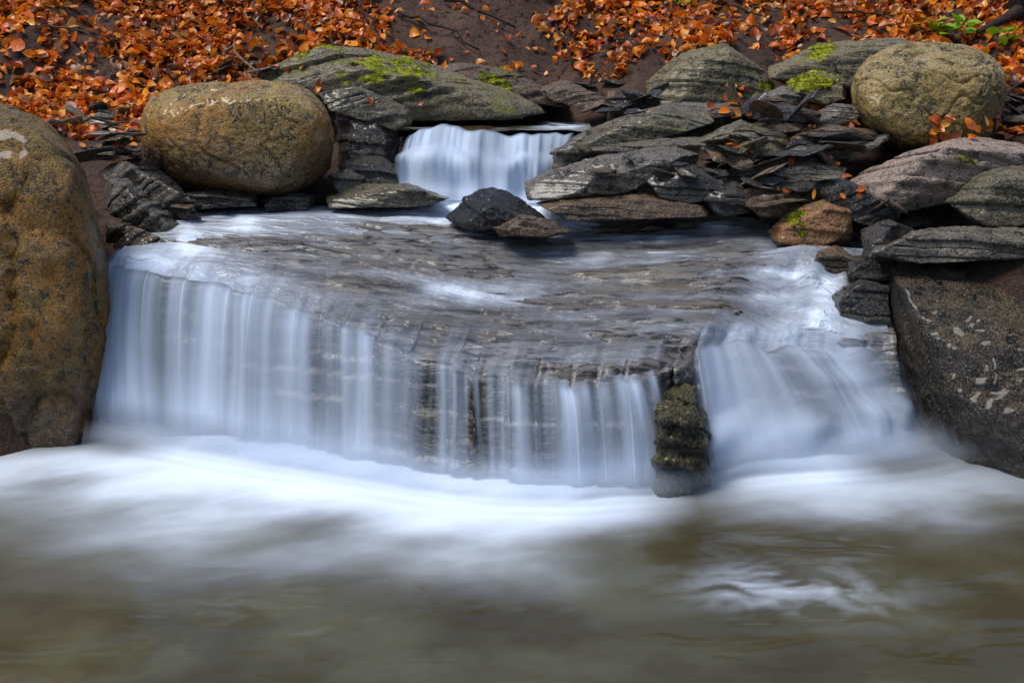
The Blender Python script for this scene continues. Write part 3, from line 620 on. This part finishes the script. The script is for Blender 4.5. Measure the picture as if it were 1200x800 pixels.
V = np.stack([V[..., 0], V[..., 1]*c0-V[..., 2]*s0, V[..., 1]*s0+V[..., 2]*c0], -1)
V += np.stack([lx, ly, terr(lx, ly)+rng.uniform(.006, .07, n)], -1)[:, None]
pal = np.array([(.92,.26,.010),(.72,.14,.010),(.90,.38,.06),(.44,.088,.016),(.14,.038,.016),(.66,.39,.22),(.95,.31,.012)])
ci = rng.choice(7, n, p=[.26,.25,.09,.15,.10,.05,.10]); tint = np.clip(pal[ci]*rng.uniform(.62, 1.12, (n, 1))*(1+.32*nz[keep])[:, None], 0, .95)
fc = []
for k in range(n):
    b = k*11; fc += [[i+b for i in f] for f in LFq]
me = mesh('leaf_litter', V.reshape(-1, 3), fc, M['litter'], True)
ca = me.attributes.new('tint', 'FLOAT_COLOR', 'POINT'); ca.data.foreach_set('color', np.concatenate([np.repeat(tint, 11, 0), np.ones((n*11, 1))], 1).astype(np.float32).ravel())
tag(link('leaf_litter', me), 'thick orange and rust autumn leaf litter covering the slope behind the stream', 'leaf litter', None, 'stuff')

BV_ = np.concatenate(BV); BF_ = np.concatenate(BF)
bvh = BVHTree.FromPolygons(BV_.tolist(), BF_.tolist())
def hit(px, py):
    r = ray(px, py); loc, nrm, i, dd = bvh.ray_cast(Vector((0,0,H)), Vector(r).normalized())
    if loc is None: return None, None
    if nrm.dot(Vector(r)) > 0: nrm = -nrm
    return loc, nrm

# small stones
protos = []
rs = np.random.default_rng(3)
for k in range(10):
    P = rs.normal(size=(11, 3)); P /= np.linalg.norm(P, axis=1)[:, None]; P *= np.array([1, .75, [.16,.22,.34][k % 3]])*rs.uniform(.8, 1.1, (11, 1))
    V, Fc = rock_verts(P*.12, 4, 140, .04, .005, .02, 200+k, None, 2); protos.append((V, Fc))
smats = ['grey','green','brown','dark','dark','brown']
SM = {}
def stone(px, py, size, label, group, mats=smats):
    loc, nrm = hit(px, py)
    if loc is None: return
    k = random.randrange(10); m = random.choice(mats)
    if (k, m) not in SM: SM[(k, m)] = mesh('stone', protos[k][0], protos[k][1], M[m])
    o = bpy.data.objects.new('stone', SM[(k, m)]); COL.objects.link(o)
    s = size*random.uniform(.65, 1.35); o.location = loc+nrm*.03*s+Vector((0, -.02, .0)); o.scale = (s*random.uniform(1.0,1.8), s, s*random.uniform(.6,1.1))
    o.rotation_euler = (random.gauss(.12, .2), random.gauss(.05, .35), random.uniform(-.8, .8)+random.choice((0, math.pi)))
    tag(o, label, 'stone', group)
def scatter(n, poly, size, label, group, mats=smats):
    xs = [p[0] for p in poly]; ys = [p[1] for p in poly]; c = 0
    while c < n:
        x, y = random.uniform(min(xs), max(xs)), random.uniform(min(ys), max(ys)); ins = False; j = len(poly)-1
        for i in range(len(poly)):
            if (ys[i] > y) != (ys[j] > y) and x < (xs[j]-xs[i])*(y-ys[i])/(ys[j]-ys[i])+xs[i]: ins = not ins
            j = i
        if ins: stone(x, y, size, label, group, mats); c += 1
scatter(34, [(95,132),(145,124),(160,186),(170,190),(150,180),(120,186)], .85, 'small flat shale fragment in the rubble left of the loaf shaped boulder', 'rubble left of the loaf boulder')
scatter(16, [(200,238),(380,238),(396,248),(240,258),(210,250)], .6, 'small dark wet stone at the waterline below the loaf shaped boulder', 'stones at the waterline below the loaf boulder', ['dark','dark','brown'])
scatter(40, [(850,125),(900,118),(985,130),(990,190),(985,240),(900,240),(840,195)], 1.0, 'small flat stone in the rubble between the tan boulder and the stream', 'rubble below the tan boulder')
scatter(8, [(1010,245),(1090,240),(1110,266),(1040,276),(1010,268)], .75, 'small dark stone wedged above the thick slab on the lichen boulder', 'stones above the thick slab', ['dark','grey','brown'])
scatter(10, [(700,186),(860,186),(860,212),(800,208),(700,212)], .6, 'small stone jammed between the stacked slabs right of midstream', 'stones jammed between the slabs', ['dark','grey','brown'])
scatter(14, [(660,100),(780,96),(780,132),(720,134),(670,118)], .8, 'small brown stone on the bare earth above the upper pool', 'stones above the upper pool', ['brown','dark'])
scatter(8, [(250,78),(310,74),(310,90),(250,90)], .7, 'small stone among fallen leaves behind the loaf shaped boulder', 'stones behind the loaf boulder', ['brown','dark','grey'])
scatter(10, [(1178,110),(1200,100),(1200,165),(1178,160)], .9, 'small stone at the right edge beside the tan boulder', 'stones right of the tan boulder', ['brown','dark','grey'])

# loose leaves lying on rocks
lmeshes = []
for k in range(8):
    Vv = leaf_verts(1, np.array([.10]), np.array([random.uniform(-.4,.8)]), np.array([random.uniform(.1,.7)]))[0]
    lmeshes.append(mesh('fallen_leaf', Vv, LFq, LM[k % 4]))
def loose(n, x0, x1, y0, y1, label, group, sc=1.0):
    for k in range(n):
        loc, nrm = hit(random.uniform(x0, x1), random.uniform(y0, y1))
        if loc is None: continue
        o = bpy.data.objects.new('fallen_leaf', random.choice(lmeshes)); COL.objects.link(o)
        nn = (nrm+Vector((random.gauss(0,.25), random.gauss(0,.25), .5))).normalized()
        o.rotation_mode = 'QUATERNION'; o.rotation_quaternion = nn.to_track_quat('Z', 'Y') @ Matrix.Rotation(random.uniform(0, 6.28), 4, 'Z').to_quaternion()
        o.location = loc+nn*.02; s = sc*random.uniform(.6, 1.1); o.scale = (s, s, s); tag(o, label, 'leaf', group)
loose(46, 1085, 1200, 140, 166, 'orange fallen leaf in the drift along the top of the pale slab', 'leaves on the pale slab')
loose(16, 905, 1010, 170, 235, 'rust coloured leaf caught in the rubble left of the pale slab', 'leaves in the right rubble', .7)
loose(18, 835, 885, 100, 135, 'orange leaf heaped in the gap under the mossy hump', 'leaves under the mossy hump', .9)
loose(12, 850, 885, 172, 205, 'rust leaf hanging among slabs in the centre of the right bank', 'leaves among the centre slabs', .8)
loose(22, 90, 158, 125, 195, 'brown leaf lying in the rubble left of the loaf shaped boulder', 'leaves in the left rubble', .8)
loose(16, 320, 640, 40, 125, 'orange leaf lying on the slanting mossy slab', 'leaves on the mossy slab', .7)

# ------------------------------------------------------------------ twigs, tree, plant
def tube(pts, r0, r1, ns=7):
    pts = np.array(pts, float); V, Fc = [], []
    for i, p in enumerate(pts):
        t = pts[min(i+1, len(pts)-1)]-pts[max(i-1, 0)]; t /= np.linalg.norm(t); a = np.cross(t, (0.3,.2,1)); a /= np.linalg.norm(a); b = np.cross(t, a)
        r = r0+(r1-r0)*i/(len(pts)-1)
        for k in range(ns): V.append(p+r*(math.cos(6.283*k/ns)*a+math.sin(6.283*k/ns)*b))
    for i in range(len(pts)-1):
        for k in range(ns): Fc.append([i*ns+k, i*ns+(k+1) % ns, (i+1)*ns+(k+1) % ns, (i+1)*ns+k])
    Fc.append(list(range(ns))[::-1]); Fc.append([(len(pts)-1)*ns+k for k in range(ns)]); return V, Fc
def twig(a, b, r, label, mat='bark', lift=.05):
    la, _ = hit(*a); lb, _ = hit(*b)
    if la is None or lb is None: return
    A, B = np.array(la)+[0,-.04,lift], np.array(lb)+[0,-.04,lift]; L = np.linalg.norm(B-A)
    pts = [A+(B-A)*t+np.array([random.gauss(0,.02*L), 0, random.gauss(0,.02*L)+.03*math.sin(math.pi*t)]) for t in np.linspace(0, 1, 8)]
    Vt, Ft = tube(pts, r, r*.5); c = np.array(Vt).mean(0); tag(link('twig', mesh('twig', np.array(Vt)-c, Ft, M[mat]), c), label, 'twig')
twig((412,2),(450,62),.014,'thin dark twig slanting down the leaves at top centre left')
twig((436,14),(424,58),.010,'short dark twig crossing the slanting twig at top centre left')
twig((60,152),(152,156),.014,'long brown stick lying across the rubble left of the loaf shaped boulder','wood')
twig((468,20),(560,64),.016,'long thin stick on the bare earth above the mossy slab')
twig((716,40),(772,92),.012,'thin dark twig on the leaves above the mossy hump')
twig((264,60),(312,92),.014,'brown stick slanting in the leaves behind the loaf shaped boulder','wood')
twig((980,22),(1040,30),.012,'short twig lying flat in the leaves above the round tan boulder')
twig((1160,150),(1186,100),.016,'dark bent stick leaning right of the round tan boulder')
twig((520,4),(600,40),.020,'crooked root like stick on the bare earth at top centre')
twig((640,20),(668,80),.016,'dark stick lying down the bare earth above the upper pool')
twig((60,40),(120,52),.010,'thin pale twig lying in the leaves at upper left','wood')
twig((170,20),(200,62),.010,'short dark twig on the leaf slope at upper left')
twig((850,14),(900,34),.010,'thin dark twig on the leaf slope at upper right')
p = np.array(hit(718,134)[0]); Vt, Ft = tube([p+[0,-.02,-.05], p+[.0,-.02,.06], p+[-.01,-.02,.17]], .045, .035, 9)
tag(link('wood_stub', mesh('wood_stub', np.array(Vt)-p, Ft, M['wood']), p), 'short pale broken wood stub at the back of the upper pool', 'wood stub')
tb = np.array([at(1192, 62, 8.9)[0], 8.9, 0]); tb[2] = float(terr(tb[0], tb[1]))-.1
tr = link('tree', None, tb); tag(tr, 'dark slim bare tree trunk at the top right corner', 'tree')
tp = [np.array([.05*math.sin(i*1.1), .03*math.cos(i), i*.6]) for i in range(9)]
Vt, Ft = tube(tp, .13, .05, 12); link('trunk', mesh('trunk', Vt, Ft, M['bark']), (0,0,0), tr)
for i in range(4, 9):
    for s in (-1, 1):
        b = tp[i]; e = np.array([s*random.uniform(.5, 1.1), random.uniform(-.5,.5), random.uniform(.5, 1.0)])
        Vt, Ft = tube([b, b+e*.5+[0,0,.05], b+e], .03, .008, 6); link('branch', mesh('branch', Vt, Ft, M['bark']), (0,0,0), tr)
Vt, Ft = tube([(0,0,.2), (-.18,-.12,.12), (-.45,-.2,.0)], .07, .02, 8); link('root', mesh('root', Vt, Ft, M['bark']), (0,0,0), tr)
for (x, y, nl, sc, lb) in ((1106,40,26,.14,'bright green leafy seedling above the round tan boulder'), (1172,50,12,.11,'small green seedling beside the bare tree trunk'), (790,6,6,.09,'tiny green sprig in the leaves at the top edge')):
    h_ = hit(x, y+8)[0]
    if h_ is None: continue
    pl = link('plant', None, h_); tag(pl, lb, 'plant')
    Vt, Ft = tube([(0,0,-.03),(0.01,-.02,.08),(0,-.03,.15)], .006, .003, 5); link('stem', mesh('stem', Vt, Ft, M['moss']), (0,0,0), pl)
    Vv = leaf_verts(nl, rng.uniform(.7, 1.1, nl)*sc, rng.uniform(.1,.6,nl), rng.uniform(0,.3,nl)); Vv = np.einsum('nij,nkj->nki', rot_mats(nl, .45), Vv)
    Vv += np.stack([rng.normal(0,.10,nl), rng.normal(-.05,.06,nl), rng.uniform(.05,.18,nl)], -1)[:, None]
    ff = [[i+k*11 for i in f] for k in range(nl) for f in LFq]
    link('foliage', mesh('foliage', Vv.reshape(-1, 3), ff, M['greenleaf']), (0,0,0), pl)

# ------------------------------------------------------------------ light, sky, camera
el, az = math.radians(62), math.radians(245)
w = bpy.data.worlds.new('World'); S.world = w; w.use_nodes = True
nt_ = w.node_tree; bg = nt_.nodes['Background']; sky = nt_.nodes.new('ShaderNodeTexSky'); sky.sky_type = 'NISHITA'; sky.sun_disc = False
sky.sun_elevation = el; sky.sun_rotation = az; nt_.links.new(sky.outputs[0], bg.inputs[0]); bg.inputs[1].default_value = .145
sd = bpy.data.lights.new('sun', 'SUN'); sd.energy = 3.3; sd.angle = math.radians(28); sd.color = (1, .97, .92)
so = bpy.data.objects.new('sun', sd); COL.objects.link(so)
dirv = Vector((math.sin(az)*math.cos(el), math.cos(az)*math.cos(el), math.sin(el)))
so.rotation_euler = dirv.to_track_quat('Z', 'Y').to_euler()
cd = bpy.data.cameras.new('camera'); co = bpy.data.objects.new('camera', cd); COL.objects.link(co)
co.location = (0, 0, H); co.rotation_euler = (math.pi/2-TH, 0, 0); cd.sensor_width = 36; cd.lens = 36*F/1200; cd.clip_end = 400
S.camera = co
S.view_settings.view_transform = 'Standard'; S.view_settings.look = 'None'; S.view_settings.exposure = 0
